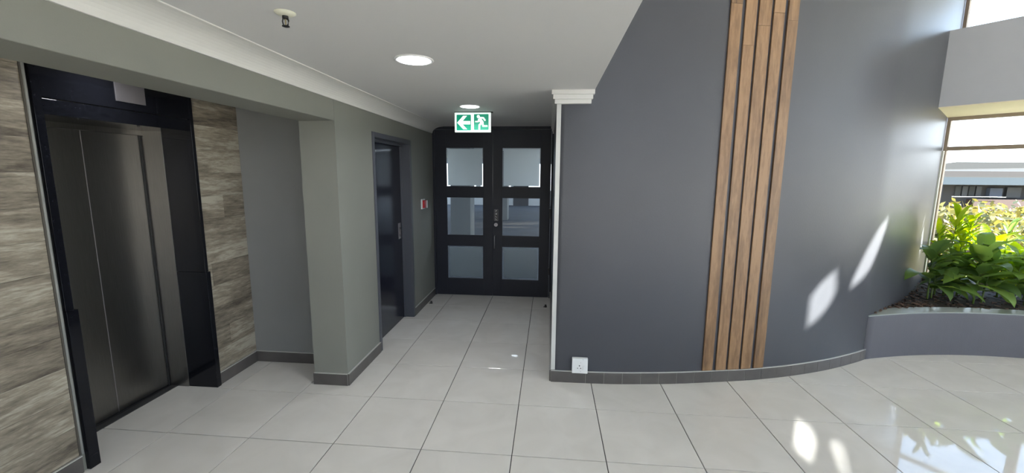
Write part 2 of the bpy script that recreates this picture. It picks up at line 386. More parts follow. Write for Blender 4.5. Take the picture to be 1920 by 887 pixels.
for a, c in zip(joints[:-1], joints[1:]):
    if c-a < 0.02: continue
    mb = MB(); k = 3
    for i in range(k):
        u, w = a+0.0014+(c-a-0.0028)*i/k, a+0.0014+(c-a-0.0028)*(i+1)/k
        P = [wfr(u, 0.0, 0.001), wfr(w, 0.0, 0.001), wfr(w, 0.012, 0.001), wfr(u, 0.012, 0.001)]
        mb.add(P+[(x, y, 0.102) for x, y, z in P], [(4, 7, 6, 5), (2, 3, 7, 6)]+([(0, 3, 7, 4)] if i == 0 else [])+([(1, 2, 6, 5)] if i == k-1 else []), SKIRT)
    mb.build('skirting_tile', skr)

# wooden slats: five battens, each one a thing
sl_x = [(1.556, 1.650), (1.674, 1.765), (1.790, 1.881), (1.908, 1.998), (2.022, 2.112)]
names = ['first from the left, nearest the white socket', 'second from the left', 'middle one of the five', 'fourth from the left', 'fifth, nearest the planter']
for k, (x0, x1) in enumerate(sl_x):
    s0, s1 = xs(x0), xs(x1); x0r = None
    cuts = [[0.112, 3.10, 5.45], [0.112, 2.80, 5.45], [0.112, 2.95, 5.45], [0.112, 3.05, 5.45], [0.112, 3.00, 5.45]][k]
    org = wfr((s0+s1)/2, 0.0, 0.112)
    root = empty('wall_slat', org, label='brown stained vertical timber slat on the charcoal wall, '+names[k], category='slat', group='timber slats on the curved wall')
    for z0, z1 in zip(cuts[:-1], cuts[1:]):
        mb = MB(); P = [wfr(s0, 0.0, z0), wfr(s1, 0.0, z0), wfr(s1, 0.015, z0), wfr(s0, 0.015, z0)]
        mb.add(P+[(x, y, z1-0.001) for x, y, z in P], [(0, 1, 2, 3), (4, 7, 6, 5), (2, 3, 7, 6), (0, 4, 5, 1), (0, 3, 7, 4), (1, 2, 6, 5)], SLAT)
        mb.build('slat_length', root, origin=org, bevel=0.0015)

# corner guard, front cornice, corridor right wall
MB().box(0.249, 0.285, 0.398, 0.42, 0.112, 2.343, ALUW).build('corner_guard', bevel=0.002, label='tall narrow white corner guard on the charcoal wall edge', category='corner guard')
b = MB(); b.box(0.25, 0.41, 0.56, 3.0, 0, CZ, CHAR); b.build('wall_corridor_right', kind='structure', label='dark right wall of the short corridor', category='wall')
b = MB(); b.box(0.238, 0.25, 0.412, 2.86, 0, 0.104, SKIRT); b.box(0.236, 0.25, 0.412, 2.86, 0.104, 0.108, ALU)
b.build('baseboard_corridor_right', kind='structure', label='dark skirting along the right side of the corridor', category='skirting')
b = MB()
for z0, z1, p, xe in [(2.411, CZ, 0.042, 0.541), (2.377, 2.411, 0.030, 0.529), (2.343, 2.377, 0.018, 0.518)]:
    b.box(0.25-p, xe, 0.398-p, 0.44, z0, z1, CORN); b.box(0.25-p, 0.26, 0.44, 2.90, z0, z1, CORN)
b.build('trim_1', bevel=0.0015, kind='structure', label='stepped white cornice block on top of the charcoal wall corner', category='cornice')

# ---------------------------------------------------------------- ceilings
b = MB()
b.box(-3.2, 0.541, -7.2, 0.41, CZ, 2.80, WHITE); b.box(-3.2, 0.25, 0.41, 3.0, CZ, 2.80, WHITE)
b.build('ceiling', kind='structure', label='white plastered low ceiling over the lobby and corridor', category='ceiling')
b = MB(); b.box(0.36, 0.541, -7.2, 0.40, 2.80, RZ, BAND); b.build('wall_upper_floor', kind='structure', label='upper wall above the low ceiling edge', category='wall')
# unseen atrium roof; canopy and openings made up to block and shape the sun
def roofpt(p):
    k = (RZ-p[2])/math.tan(SUN_EL); return (p[0]+k*math.cos(SUN_AZ), p[1]+k*math.sin(SUN_AZ))
H1 = [(2.798, .896, .954), (2.828, .911, .737), (2.776, .886, .617), (2.668, .837, .493), (2.54, .784, .417), (2.528, .779, .593), (2.56, .792, .738), (2.662, .835, .862)]
H2 = [(3.454, 1.277, 1.421), (3.414, 1.25, 1.243), (3.324, 1.191, 1.053), (3.233, 1.134, .886), (3.146, 1.082, .803), (2.995, .997, .728), (3.029, 1.015, .857), (3.151, 1.084, 1.085), (3.292, 1.171, 1.303)]
H3 = [(4.70, 1.85, 0.98), (5.1, 1.62, 0.85), (5.8, 1.7, 0.90), (5.6, 2.15, 1.5), (5.0, 2.20, 1.55), (4.80, 2.15, 1.30)]
H4 = [(5.4, -2.0, 0), (6.5, -2.0, 0), (6.5, -0.9, 0), (5.4, -0.9, 0)]
def roof():
    outer = [(0.36, 0.3), (0.36, -7.2), (13.4, -7.2), (19.0, -6.5), (14.2, 0.6), (10.3, 6.6), (5.0, 3.0), (4.0, 2.0), (2.5, 1.0)]
    loops = [outer]+[[roofpt(p) for p in H] for H in (H1, H2, H3, H4)]
    bm = bmesh.new(); es = []
    for L in loops:
        vs = [bm.verts.new((x, y, RZ)) for x, y in L]
        for i in range(len(vs)): es.append(bm.edges.new((vs[i], vs[(i+1) % len(vs)])))
    bmesh.ops.triangle_fill(bm, use_beauty=True, use_dissolve=False, edges=es)
    r = bmesh.ops.extrude_face_region(bm, geom=bm.faces[:]); 
    for v in [g for g in r['geom'] if isinstance(g, bmesh.types.BMVert)]: v.co.z += 0.03
    bmesh.ops.recalc_face_normals(bm, faces=bm.faces)
    me = D.meshes.new('ceiling_atrium_sun_mask'); bm.to_mesh(me); bm.free(); me.materials.append(WHITE)
    o = D.objects.new('ceiling_atrium_sun_mask', me); COL.objects.link(o); o['kind'] = 'structure'; o['label'] = 'unseen white atrium roof slab with an added canopy and openings that shape the sun'; o['category'] = 'ceiling'
roof()

# ---------------------------------------------------------------- left side: beam, pillar, corridor wall, niche
XW = -1.466
b = MB()
b.box(-1.76, XW, -7.2, 0.157, 2.19, CZ, SAGE)
b.build('trim_2', bevel=0.004, kind='structure', label='long grey-green beam running towards the camera above the lift lobby', category='beam')
b = MB()
b.box(-1.76, XW, 0.157, 0.837, 0, CZ, SAGE); b.box(-1.76, XW, 0.837, 1.942, 2.175, CZ, SAGE); b.box(-1.76, XW, 1.942, 3.0, 0, CZ, SAGE)
b.build('wall_corridor_left', kind='structure', label='grey-green left wall of the corridor with a pillar end', category='wall')
b = MB(); b.box(-3.2, -1.76, 0.525, 0.625, 0, CZ, SAGE2); b.build('wall_niche', kind='structure', label='mid grey back wall of the niche beside the lift', category='wall')
def skirt_line(name, pts, label):
    """skirting along a polyline of (x,y) wall points; the room lies to the right of the direction of travel"""
    s = MB(); root = None; T = []
    for (x0, y0), (x1, y1) in zip(pts[:-1], pts[1:]):
        d = Vector((x1-x0, y1-y0)); L = d.length; d.normalize(); n = Vector((d.y, -d.x))
        f = lambda a, o, z, x0=x0, y0=y0, d=d, n=n: (x0+d.x*a+n.x*o, y0+d.y*a+n.y*o, z)
        s.box(0.0, L, 0.0, 0.010, 0.0, 0.101, SKG, f); s.box(0, L, 0, 0.0135, 0.101, 0.107, ALU, f)
        k = max(1, round(L/0.6))
        for i in range(k):
            t = MB().box(L*i/k+(0.0 if i else -0.006), L*(i+1)/k-0.0015, 0.0, 0.013, 0.001, 0.101, SKIRT, f); T.append(t)
    root = s.build(name, kind='structure', label=label, category='skirting')
    for t in T: t.build('skirting_tile', root)
skirt_line('baseboard_pillar', [(-1.76, 0.157), (XW, 0.157), (XW, 0.836)], 'dark tile skirting wrapping the grey-green pillar')
skirt_line('baseboard_corridor_left', [(XW, 1.944), (XW, 2.88)], 'dark tile skirting at the far left end of the corridor')
skirt_line('baseboard_niche', [(-2.555, 0.525), (-1.76, 0.525)], 'dark tile skirting along the niche back wall')
skirt_line('baseboard_lift', [(-2.555, 0.052), (-2.555, 0.513)], 'dark tile skirting under the narrow plank wall right of the lift')
skirt_line('baseboard_left', [(-2.555, -4.2), (-2.555, -1.006)], 'dark tile skirting under the plank wall left of the lift')

# left cornice
def cornice(name, label, sx, x0, ya, yb):
    prof = [(0, 2.350), (0.010, 2.350)]+[(0.010+0.15*(1-math.cos(a*math.pi/20)), 2.352+0.088*math.sin(a*math.pi/20)) for a in range(0, 11)]+[(0.162, CZ), (0, CZ)]
    P = [(x0+sx*px, ya, pz) for px, pz in prof]+[(x0+sx*px, yb, pz) for px, pz in prof]; n = len(prof)
    F = [tuple(range(n)), tuple(range(n, 2*n))[::-1]]+[(i, (i+1) % n, n+(i+1) % n, n+i) for i in range(n)]
    MB().add(P, F, CORN).build(name, kind='structure', label=label, category='cornice')
cornice('trim_3', 'white moulded cornice along the top of the beam and corridor wall', 1, XW, -7.0, 2.885)
MB().box(-2.60, -2.54, -7.0, -0.99, 2.36, 2.385, CORN).build('trim_4', kind='structure', label='thin white strip above the plank wall left of the lift', category='cornice')

# wood clad wall: backing plus single planks
def plank_wall(name, label, y0, y1, ztop, seed, x=-2.555):
    rnd = random.Random(seed)
    back = MB().box(-2.62, x-0.010, y0, y1, 0, CZ, PLANKEDGE).build(name, kind='structure', label=label, category='wall')
    z = 0.108; row = 0
    while z < ztop-0.01:
        z1 = min(z+0.186, ztop); y = y1+rnd.uniform(0.0, 1.0)
        while y > y0:
            a, c = max(y-1.22, y0), min(y, y1); y -= 1.22
            if c-a < 0.03: continue
            if c > y0:
                e = rnd.uniform(0, 0.0008); org = ((x), (a+c)/2, z)
                MB().box(x-0.012, x-e, a+0.0006, c-0.0006, z+0.0006, z1-0.0006, PLANK).build('wall_plank', back, origin=org, bevel=0.0008)
        z = z1; row += 1
plank_wall('wall_left', 'weathered grey-brown plank cladding on the wall left of the lift', -4.2, -1.010, 2.36, 3)
plank_wall('wall_lift_right', 'narrow strip of weathered plank cladding right of the lift', 0.036, 0.524, CZ, 11)
b = MB()
b.box(-2.60, -2.552, -1.010, -1.001, 0.11, CZ, PLANKEDGE)
b.lathe([(0.0065, 0.112), (0.0065, 2.40)], mat('grey_edge_bead', (0.20, 0.205, 0.19), 0.45), (-2.550, -0.996, 0), 12)
b.build('trim_5', kind='structure', label='slim metal edge bead between plank cladding and lift surround', category='trim')
MB().box(-2.62, -2.556, -1.004, -0.981, 0, CZ, SAGE).box(-2.62, -2.575, 0.0, 0.03, 2.3, CZ, SAGE).build('wall_lift_left', kind='structure', label='narrow grey-green painted strip left of the black lift surround', category='wall')
MB().box(-3.35, -2.62, -7.2, -0.99, 0, 2.8, SAGE2).box(-3.35, -2.62, 0.06, 3.0, 0, 2.8, SAGE2).box(-3.35, -3.05, -0.99, 0.06, 0, 2.8, SAGE2).box(-3.05, -2.60, -0.99, 0.06, 2.5, 2.8, SAGE2).build('wall_lift_shaft', kind='structure', label='masonry wall around the lift shaft', category='wall')
MB().box(-2.62, -2.56, -7.2, -4.2, 0, CZ, SAGE).build('wall_left_rear', kind='structure', label='grey-green wall continuing beside the camera', category='wall')

# ---------------------------------------------------------------- lift entrance
lift = empty('elevator_entrance', (-2.6, -0.46, 0), label='closed brushed steel lift doors in a polished black granite surround', category='elevator')
XF = -2.535
def lp(name, fn, bevel=0.0012, **k):
    mb = MB(); fn(mb); return mb.build(name, lift, bevel=bevel, **k)
lp('granite_jamb', lambda b: b.box(-2.80, XF, -0.982, -0.940, 0.992, 2.44, GRAN).box(-2.80, XF+0.004, -0.982, -0.922, 0, 0.990, GRAN))
lp('granite_jamb', lambda b: b.box(-2.785, XF, 0.007, 0.036, 0.992, 2.44, GRAN).box(-2.785, XF+0.004, 0.007, 0.050, 0, 0.990, GRAN))
lp('granite_lintel', lambda b: b.box(-2.80, XF-0.001, -0.940, 0.007, 2.186, 2.44, GRAN))
lp('granite_lintel', lambda b: b.box(-2.80, XF-0.005, -0.940, 0.007, 2.096, 2.180, GRAN).box(-2.80, XF-0.02, -0.940, 0.007, 2.176, 2.19, BLK))
lp('steel_jamb', lambda b: b.box(-2.955, -2.785, 0.002, 0.03, 0, 2.10, STEEL), label='narrow steel jamb beside the door')
lp('steel_jamb', lambda b: b.box(-2.955, -2.80, -0.97, -0.935, 0, 2.10, STEEL))
lp('steel_header', lambda b: b.box(-2.955, -2.935, -0.94, 0.003, 2.062, 2.10, STEEL).box(-2.94, -2.80, -0.94, 0.003, 2.098, 2.11, GRAN))
lp('door_panel', lambda b: b.box(-2.985, -2.962, -0.95, -0.4215, 0.012, 2.075, STEEL))
lp('door_panel', lambda b: b.box(-2.985, -2.962, -0.4195, -0.010, 0.012, 2.075, STEEL))
lp('door_seam', lambda b: b.box(-2.964, -2.9605, -0.4225, -0.4185, 0.012, 2.07, STEEL2), 0)
lp('shaft_back', lambda b: b.box(-3.02, -2.99, -0.97, 0.03, -0.05, 2.12, BLK).box(-3.02, -2.955, -0.012, 0.004, -0.05, 2.12, BLK), 0)
lp('sill', lambda b: b.box(-2.985, -2.885, -0.935, 0.002, -0.003, 0.004, SILL).box(-2.950, -2.945, -0.93, 0.0, 0.004, 0.0055, BLK), 0)
lp('indicator_plate', lambda b: b.box(XF-0.002, XF+0.004, -0.541, -0.343, 2.232, 2.400, STEEL2), 0.001, label='blank satin steel plate above the lift doors')

# ---------------------------------------------------------------- left dark door (door_1)
d1 = empty('door_1', (XW, 1.39, 0), kind='structure', label='dark navy single door in a slate painted frame on the corridor left wall', category='door')
XD = -1.579
b = MB()
for y0, y1 in ((0.837, 0.885), (1.892, 1.944)):
    b.box(-1.62, XW+0.010, y0, y1, 0, 2.178, DFRAME)
b.box(-1.62, XW+0.010, 0.885, 1.892, 2.130, 2.178, DFRAME)
b.box(-1.595, -1.56, 1.878, 1.892, 0, 2.13, DFRAME); b.box(-1.61, -1.545, 0.885, 1.892, 2.100, 2.130, DFRAME)
b.build('door_frame', d1, bevel=0.002)
b = MB()
b.box(-1.625, XD, 0.888, 1.878, 0.004, 2.10, NAVY)
b.build('door_leaf', d1, bevel=0.002)
b = MB(); b.box(XD, XD+0.004, 1.765, 1.835, 1.01, 1.20, STEEL2)
h = b.build('handle_plate', d1, bevel=0.001, label='satin steel handle plate')
b = MB(); b.tube([(XD+0.004, 1.80, 1.14), (XD+0.014, 1.80, 1.14), (XD+0.016, 1.81, 1.125), (XD+0.016, 1.815, 1.10)], 0.005, BLK); b.box(XD+0.004, XD+0.006, 1.792, 1.808, 1.035, 1.065, BLK)
b.build('lever_handle', h)

# red call point
fp = empty('fire_call_point', (XW, 2.36, 1.33), label='small red fire call point with white edges on the corridor left wall', category='fire alarm')
MB().box(XW, XW+0.018, 2.305, 2.435, 1.325, 1.455, WPL).build('back_box', fp, bevel=0.003)
MB().box(XW+0.018, XW+0.045, 2.320, 2.420, 1.34, 1.44, RED).build('red_case', fp, bevel=0.004)
MB().box(XW+0.045, XW+0.052, 2.40, 2.44, 1.335, 1.435, WPL).build('flip_cover', fp, bevel=0.004)

# ---------------------------------------------------------------- double doors
dd = empty('door_2', (-0.61, 2.93, 0), kind='structure', label='pair of dark glazed doors with six square panes closing the corridor', category='door')
b = MB(); b.box(-1.466, -1.438, 2.90, 2.99, 0, CZ, DOORP); b.box(0.222, 0.25, 2.90, 2.99, 0, CZ, DOORP); b.box(-1.438, 0.222, 2.90, 2.99, 2.405, CZ, DOORP)
b.build('door_frame', dd, bevel=0.002)
ROWS = [(1.602, 2.161), (0.897, 1.459), (0.250, 0.752)]
for (x0, x1, px0, px1) in ((-1.436, -0.603, -1.277, -0.733), (-0.600, 0.220, -0.472, 0.080)):
    b = MB(); Y0, Y1 = 2.915, 2.955
    b.box(x0, px0, Y0, Y1, 0.006, 2.403, DOORP); b.box(px1, x1, Y0, Y1, 0.006, 2.403, DOORP)
    zz = [0.006, 0.250, 0.752, 0.897, 1.459, 1.602, 2.161, 2.403]
    for k in range(0, 8, 2): b.box(px0, px1, Y0, Y1, zz[k], zz[k+1], DOORP)
    leaf = b.build('door_leaf', dd, bevel=0.0015)
    for r, (z0, z1) in enumerate(ROWS):
        MB().box(px0, px1, 2.934, 2.937, z0, z1, DPANE).build('glass_pane', leaf)
        if r != 1:
            g = 0.022 if r == 0 else 0.030
            b = MB(); b.box(px0+g, px1-g, 2.9385, 2.9392, z0+g, z1-g, FROST)
            b.build('frosted_film', leaf)
    bead = MB(); w = 0.010
    for z0, z1 in ROWS:
        bead.box(px0, px1, 2.915, 2.933, z0, z0+w, DOORP); bead.box(px0, px1, 2.915, 2.933, z1-w, z1, DOORP)
        bead.box(px0, px0+w, 2.915, 2.933, z0+w, z1-w, DOORP); bead.box(px1-w, px1, 2.915, 2.933, z0+w, z1-w, DOORP)
    bead.build('glazing_bead', leaf)
# furniture on the right leaf
XP = -0.551
b = MB(); b.box(XP-0.026, XP+0.026, 2.909, 2.915, 1.125, 1.285, BLK)
for z0, z1 in ((1.125, 1.1275), (1.2825, 1.285)): b.box(XP-0.026, XP+0.026, 2.908, 2.909, z0, z1, STEEL2)
for xa in (-0.026, 0.0235): b.box(XP+xa, XP+xa+0.0025, 2.908, 2.909, 1.125, 1.285, STEEL2)
def letter(ch, x, z, s=0.026, t=0.0052):
    w = s*0.68; g = lambda a, c, d, e: b.box(x+a*w-w/2, x+c*w-w/2, 2.908, 2.909, z+d*s-s/2, z+e*s-s/2, WPL)
    q = t/w; p = t/s
    if ch == 'P': g(0, q, 0, 1); g(0, 1, 1-p, 1); g(0, 1, .45, .45+p); g(1-q, 1, .45, 1)
    if ch == 'U': g(0, q, 0, 1); g(1-q, 1, 0, 1); g(0, 1, 0, p)
    if ch == 'L': g(0, q, 0, 1); g(0, 1, 0, p)
for ch, z in zip('PULL', (1.262, 1.224, 1.186, 1.148)): letter(ch, XP, z)
b.build('pull_plate', dd, label='black plate lettered PULL in white')
ly = lambda x, y, z: (x, 2.915-z, y)
MB().lathe([(0.027, 0.0), (0.027, 0.006), (0.024, 0.010)], STEEL2, (XP-0.003, 1.065, 0), 24, ly).box(XP-0.006, XP+0.0, 2.903, 2.906, 1.052, 1.078, BLK).build('lock_cylinder', dd, label='round steel lock')
MB().tube([(XP-0.02, 2.915, 0.905), (XP-0.02, 2.875, 0.905), (XP-0.02, 2.870, 0.90), (XP-0.02, 2.870, 0.73), (XP-0.02, 2.875, 0.725), (XP-0.02, 2.915, 0.725)], 0.007, STEEL2).build('pull_handle', dd, smooth=True, label='short vertical steel bar')
MB().box(0.205, 0.232, 2.86, 2.90, 1.17, 1.31, BLK).build('hinge', dd, bevel=0.002)
MB().box(0.208, 0.224, 2.895, 2.915, 0.35, 0.45, BLK).build('hinge', dd, bevel=0.002)
for x, y, w in ((-1.40, 2.463, 'beside the dark left skirting'), (0.185, 2.478, 'beside the right corridor wall')):
    o = empty('door_stop', (x, y, 0), label='small black door stop on the floor '+w, category='door stop')
    MB().lathe([(0.018, 0), (0.018, 0.012), (0.013, 0.020), (0.013, 0.032), (0.010, 0.036)], BLK, (x, y, 0), 16).build('rubber_buffer', o, smooth=False)
    MB().box(x-0.03, x+0.0, y-0.012, y+0.012, 0, 0.006, BLK).build('base_plate', o, bevel=0.001)

# ---------------------------------------------------------------- office beyond the doors
b = MB(); b.box(-12, 3, 3.02, 21.1, -0.1, 0.0, CARPET); b.build('floor_office', kind='structure', label='blue-grey carpet of the office seen through the doors', category='floor')
b = MB(); b.box(-12, 3, 3.02, 21.1, 2.65, 2.75, WHITE); b.build('ceiling_office', kind='structure', label='white ceiling of the office beyond the doors', category='ceiling')
b = MB(); b.box(-12, -1.76, 3.0, 3.1, 0, 2.65, OFFW); b.box(0.41, 3, 3.05, 3.15, 0, 2.65, OFFW)
b.build('wall_office_near', kind='structure', label='office side of the corridor end wall', category='wall')
b = MB(); b.box(-12, 3, 20.9, 21.1, 0, 0.85, OFFW); b.box(-12, 3, 20.9, 21.1, 2.35, 2.65, OFFW)
for k in range(-12, 3, 2): b.box(k, k+0.25, 20.9, 21.1, 0.85, 2.35, OFFW)
b.build('wall_office_far', kind='structure', label='white sill wall with windows at the far end of the office', category='wall')
b = MB(); b.box(-12.1, -12.0, 3.1, 21, 0, 0.85, OFFW); b.box(-12.1, -12, 3.1, 21, 2.4, 2.65, OFFW)
for k in range(3, 21, 3): b.box(-12.1, -12, k, k+0.5, 0.85, 2.4, OFFW)
b.build('wall_office_left', kind='structure', label='windowed side wall of the office', category='wall')
b = MB(); b.box(3, 3.1, 3.05, 21, 0, 2.65, OFFW); b.build('wall_office_right', kind='structure', label='plain side wall of the office', category='wall')
MB().box(-1.85, -0.98, 20.86, 20.9, 0, 2.1, DFRAME).build('door_3', kind='structure', label='slate coloured door in the far office wall', category='door')
MB().box(-2.31, -1.80, 7.5, 8.1, 0, 2.65, OFFG).build('office_pillar', label='grey square office pillar seen through the left middle pane', category='pillar')
p2 = MB().box(-2.05, -1.415, 13.1, 13.75, 0, 2.65, OFFG).build('office_pillar', label='grey office pillar farther off, seen through the right middle pane', category='pillar')

FILLPANEL = mat('office_fill_diffuser', (0.9, 0.9, 0.9), 0.5, emit=(0.9, 0.95, 1.0), es=4.0)  # glowing panels and area lamps added to brighten the office
for i in range(3):
    for j in range(4):
        x, y = (-9.0, -5.2-0.35*j, 1.9)[i], 5.2+4.2*j
        o = empty('office_fill_panel', (x, y, 2.65), label='unseen fill light panel added in the office, %s from the glazed doors in the %s row' % (('first', 'second', 'third', 'fourth')[j], ('far left', 'middle', 'right')[i]), category='ceiling light', group='added office fill panels')
        MB().box(x-0.6, x+0.6, y-0.3, y+0.3, 2.635, 2.65, LAMPR).build('panel_frame', o)
        MB().box(x-0.57, x+0.57, y-0.27, y+0.27, 2.632, 2.636, FILLPANEL).build('diffuser', o)
        L = D.lights.new('office_fill_lamp', 'AREA'); L.shape = 'RECTANGLE'; L.size = 1.1; L.size_y = 0.5; L.energy = 75; L.color = (0.88, 0.94, 1.0)
        lo = D.objects.new('office_fill_lamp', L); COL.objects.link(lo); lo.parent = o; lo.location = (0, 0, -0.03)

# ---------------------------------------------------------------- ceiling lights, sprinkler, exit sign
def downlight(x, y, label, r=0.105, power=10, z=CZ):
    o = empty('downlight', (x, y, z), label=label, category='ceiling light', group='round recessed downlights')
    MB().lathe([(r, 0), (r*1.02, -0.004), (r*0.98, -0.008), (r*0.84, -0.006), (r*0.84, -0.002)], LAMPR, (x, y, z), 40).build('trim_ring', o, smooth=True)
    MB().lathe([(r*0.84, -0.0065), (r*0.82, -0.0085)], LAMP, (x, y, z), 40).build('diffuser', o)
    L = D.lights.new('downlight_lamp', 'AREA'); L.shape = 'DISK'; L.size = r*1.6; L.energy = power; L.color = (0.95, 0.97, 1.0); L.spread = math.radians(150)
    lo = D.objects.new('downlight_lamp', L); COL.objects.link(lo); lo.parent = o; lo.location = (0, 0, -0.012)
downlight(-0.592, -0.56, 'larger lit round downlight in the low ceiling, nearer the camera', 0.112, 6)
downlight(-0.586, 1.13, 'lit round downlight just in front of the green exit sign', 0.105, 6)
downlight(-2.33, -0.68, 'round downlight above the lift doors behind the beam', 0.08, 3)
sp_ = empty('sprinkler', (-0.895, -1.30, CZ), label='cream ceiling sprinkler head with a black frame', category='sprinkler')
SX, SY = -0.895, -1.30
MB().lathe([(0.041, 0), (0.041, -0.003), (0.030, -0.010), (0.016, -0.014)], IVORY, (SX, SY, CZ), 32).build('escutcheon', sp_, smooth=True)
b = MB(); b.lathe([(0.012, -0.012), (0.012, -0.024), (0.009, -0.026)], BLK, (SX, SY, CZ), 16)
for s in (-1, 1): b.tube([(SX+s*0.010, SY, CZ-0.022), (SX+s*0.013, SY, CZ-0.034), (SX+s*0.010, SY, CZ-0.048), (SX+s*0.003, SY, CZ-0.054)], 0.0028, BLK, 6)
b.build('sprinkler_frame', sp_)
MB().lathe([(0.0025, -0.026), (0.003, -0.036), (0.0025, -0.050)], BRASS, (SX, SY, CZ), 8).build('glass_bulb', sp_)
MB().lathe([(0.014, -0.052), (0.015, -0.055), (0.006, -0.058)], BLK, (SX, SY, CZ), 16).build('deflector', sp_)

OD = (-0.565, 6.75, 2.65)
YS = 1.5; X0, X1, Z0, Z1 = -0.822, -0.433, 2.232, 2.436
odl = empty('downlight', OD, label='small round office downlight mirrored in the corridor floor', category='ceiling light')
MB().lathe([(0.10, 0), (0.10, -0.006), (0.08, -0.006)], LAMPR, OD, 24).build('trim_ring', odl)
MB().lathe([(0.08, -0.0065), (0.078, -0.008)], LAMP, OD, 24).build('diffuser', odl)
es = empty('exit_sign', ((X0+X1)/2, YS, CZ), label='green and white emergency exit sign with arrow and running figure', category='exit sign')
MB().box(X0, X1, YS, YS+0.028, Z0, Z1, SWHITE).build('sign_body', es, bevel=0.003)
MB().box(X0-0.005, X1+0.02, YS+0.004, YS+0.05, Z1+0.0005, CZ, BLK).build('mounting_rail', es)
gy = YS-0.0015
def sx(u): return X0+(u-140)/(885-140)*(X1-X0)
def sz(v): return Z1-(v-345)/(742-345)*(Z1-Z0)
def rrect(u0, u1, v0, v1, r=14):
    P = []
    for cx, cy, a0 in ((u0+r, v0+r, 180), (u1-r, v0+r, 270), (u1-r, v1-r, 0), (u0+r, v1-r, 90)):
        for k in range(4): a = math.radians(a0+30*k); P.append((sx(cx+r*math.cos(a)), sz(cy+r*math.sin(a))))
    return P
fxz = lambda x, z, y: (x, y, z)
MB().prism(rrect(180, 478, 388, 706), gy, YS, SGREEN, fxz).build('arrow_panel', es)
MB().prism(rrect(540, 843, 378, 698), gy, YS, SGREEN, fxz).build('running_figure_panel', es)
gz = gy-0.001
def poly(pts, mb): mb.prism([(sx(u), sz(v)) for u, v in pts], gz, gy+0.0002, SWHITE, fxz)
b = MB(); poly([(190, 550), (318, 410), (400, 410), (308, 515), (464, 515), (464, 585), (308, 585), (400, 684), (318, 684)], b)
b.build('arrow', es)
b = MB()
poly([(631+33*math.cos(math.radians(a)), 427+33*math.sin(math.radians(a))) for a in range(0, 360, 30)], b)
def limb(p, w):
    for (u0, v0), (u1, v1) in zip(p[:-1], p[1:]):
        d = math.hypot(u1-u0, v1-v0); nx, ny = -(v1-v0)/d*w, (u1-u0)/d*w
        poly([(u0+nx, v0+ny), (u1+nx, v1+ny), (u1-nx, v1-ny), (u0-nx, v0-ny)], b)
limb([(652, 470), (718, 560)], 34); limb([(650, 452), (735, 452)], 16); limb([(730, 448), (775, 512)], 17)
limb([(640, 470), (632, 530)], 14); limb([(640, 528), (566, 528)], 14)
limb([(700, 555), (652, 600)], 20); limb([(652, 588), (650, 690)], 18)
limb([(722, 540), (728, 625)], 18); limb([(718, 618), (822, 618)], 17)
b.build('running_figure', es)

# ---------------------------------------------------------------- socket
so_ = empty('power_socket', (0.495, 0.40, 0.10), label='white square plug socket low on the charcoal wall near its corner', category='socket')
MB().box(0.430, 0.564, 0.378, 0.412, 0.100, 0.235, WPL).build('socket_plate', so_, bevel=0.004)
b = MB()
for x, z, r in ((0.4935, 0.170, 0.0055), (0.478, 0.147, 0.0042), (0.5045, 0.147, 0.0045)):
    b.lathe([(r, 0), (r, 0.001)], BLK, (x, z, 0), 12, lambda x, y, z: (x, 0.378-z, y))
b.build('pin_holes', so_)
b = MB()
for x, z in ((0.5035, 0.197), (0.5035, 0.120), (0.522, 0.226)): MB().lathe([(0.003, 0), (0.003, 0.0008)], STEEL2, (x, z, 0), 10, lambda x, y, z: (x, 0.378-z, y)).build('screw', so_)
MB().box(0.522, 0.540, 0.373, 0.379, 0.135, 0.170, WPL).build('switch', so_, bevel=0.002)

# ---------------------------------------------------------------- window wall
b = MB(); b.box(0.0, 10.5, -0.10, 0.10, 0, 0.46, PLANT_P, win); b.build('wall_window_sill', kind='structure', label='low grey wall below the atrium window', category='wall')
b = MB(); b.box(-0.04, 2.1, -1.15, 0.02, 2.556, 3.352, BAND, win)
bulk = b.build('wall_window_bulkhead', kind='structure', label='deep pale grey bulkhead above the lower atrium window', category='wall')
b = MB(); b.box(-0.04, 2.1, -1.15, 0.02, 2.546, 2.556, CREAM_BOUNCE, win); b.build('soffit', bulk, label='cream underside, tinted for warm bounced light')
MB().box(2.1, 2.35, -0.05, 0.05, 0, RZ, BAND, win).build('pillar_window', kind='structure', label='grey pier at the end of the window bulkhead', category='pillar')
def window(name, label, t0, t1, z0, z1, bars, mull, fw=0.05):
    w = MB(); w.box(t0, t1, -0.035, 0.035, z0, z0+fw, WFRAME, win); w.box(t0, t1, -0.035, 0.035, z1-fw, z1, WFRAME, win)
    w.box(t0, t0+0.035, -0.035, 0.035, z0+fw, z1-fw, WFRAME, win); w.box(t1-0.035, t1, -0.035, 0.035, z0+fw, z1-fw, WFRAME, win)
    r = w.build(name, bevel=0.003, kind='structure', label=label, category='window')
    for (a, c) in bars: MB().box(t0+0.035, t1-0.035, -0.03, 0.03, a, c, WFRAME, win).box(t0+0.035, t1-0.035, -0.036, -0.03, a+(c-a)*0.35, a+(c-a)*0.6, WFRAME, win).build('transom', r, bevel=0.002)
    for mt in mull: MB().box(mt-0.045, mt+0.045, -0.05, 0.05, z0+fw, z1-fw, WFRAME, win).build('mullion', r, bevel=0.002)
    zs = [z0+fw]+[v for a in bars for v in a]+[z1-fw]; ts = [t0+0.035]+[v for m_ in mull for v in (m_-0.045, m_+0.045)]+[t1-0.035]
    for i in range(0, len(zs), 2):
        for j in range(0, len(ts), 2):
            MB().box(ts[j], ts[j+1], -0.004, 0.004, zs[i], zs[i+1], PANE, win).build('glass_pane', r)
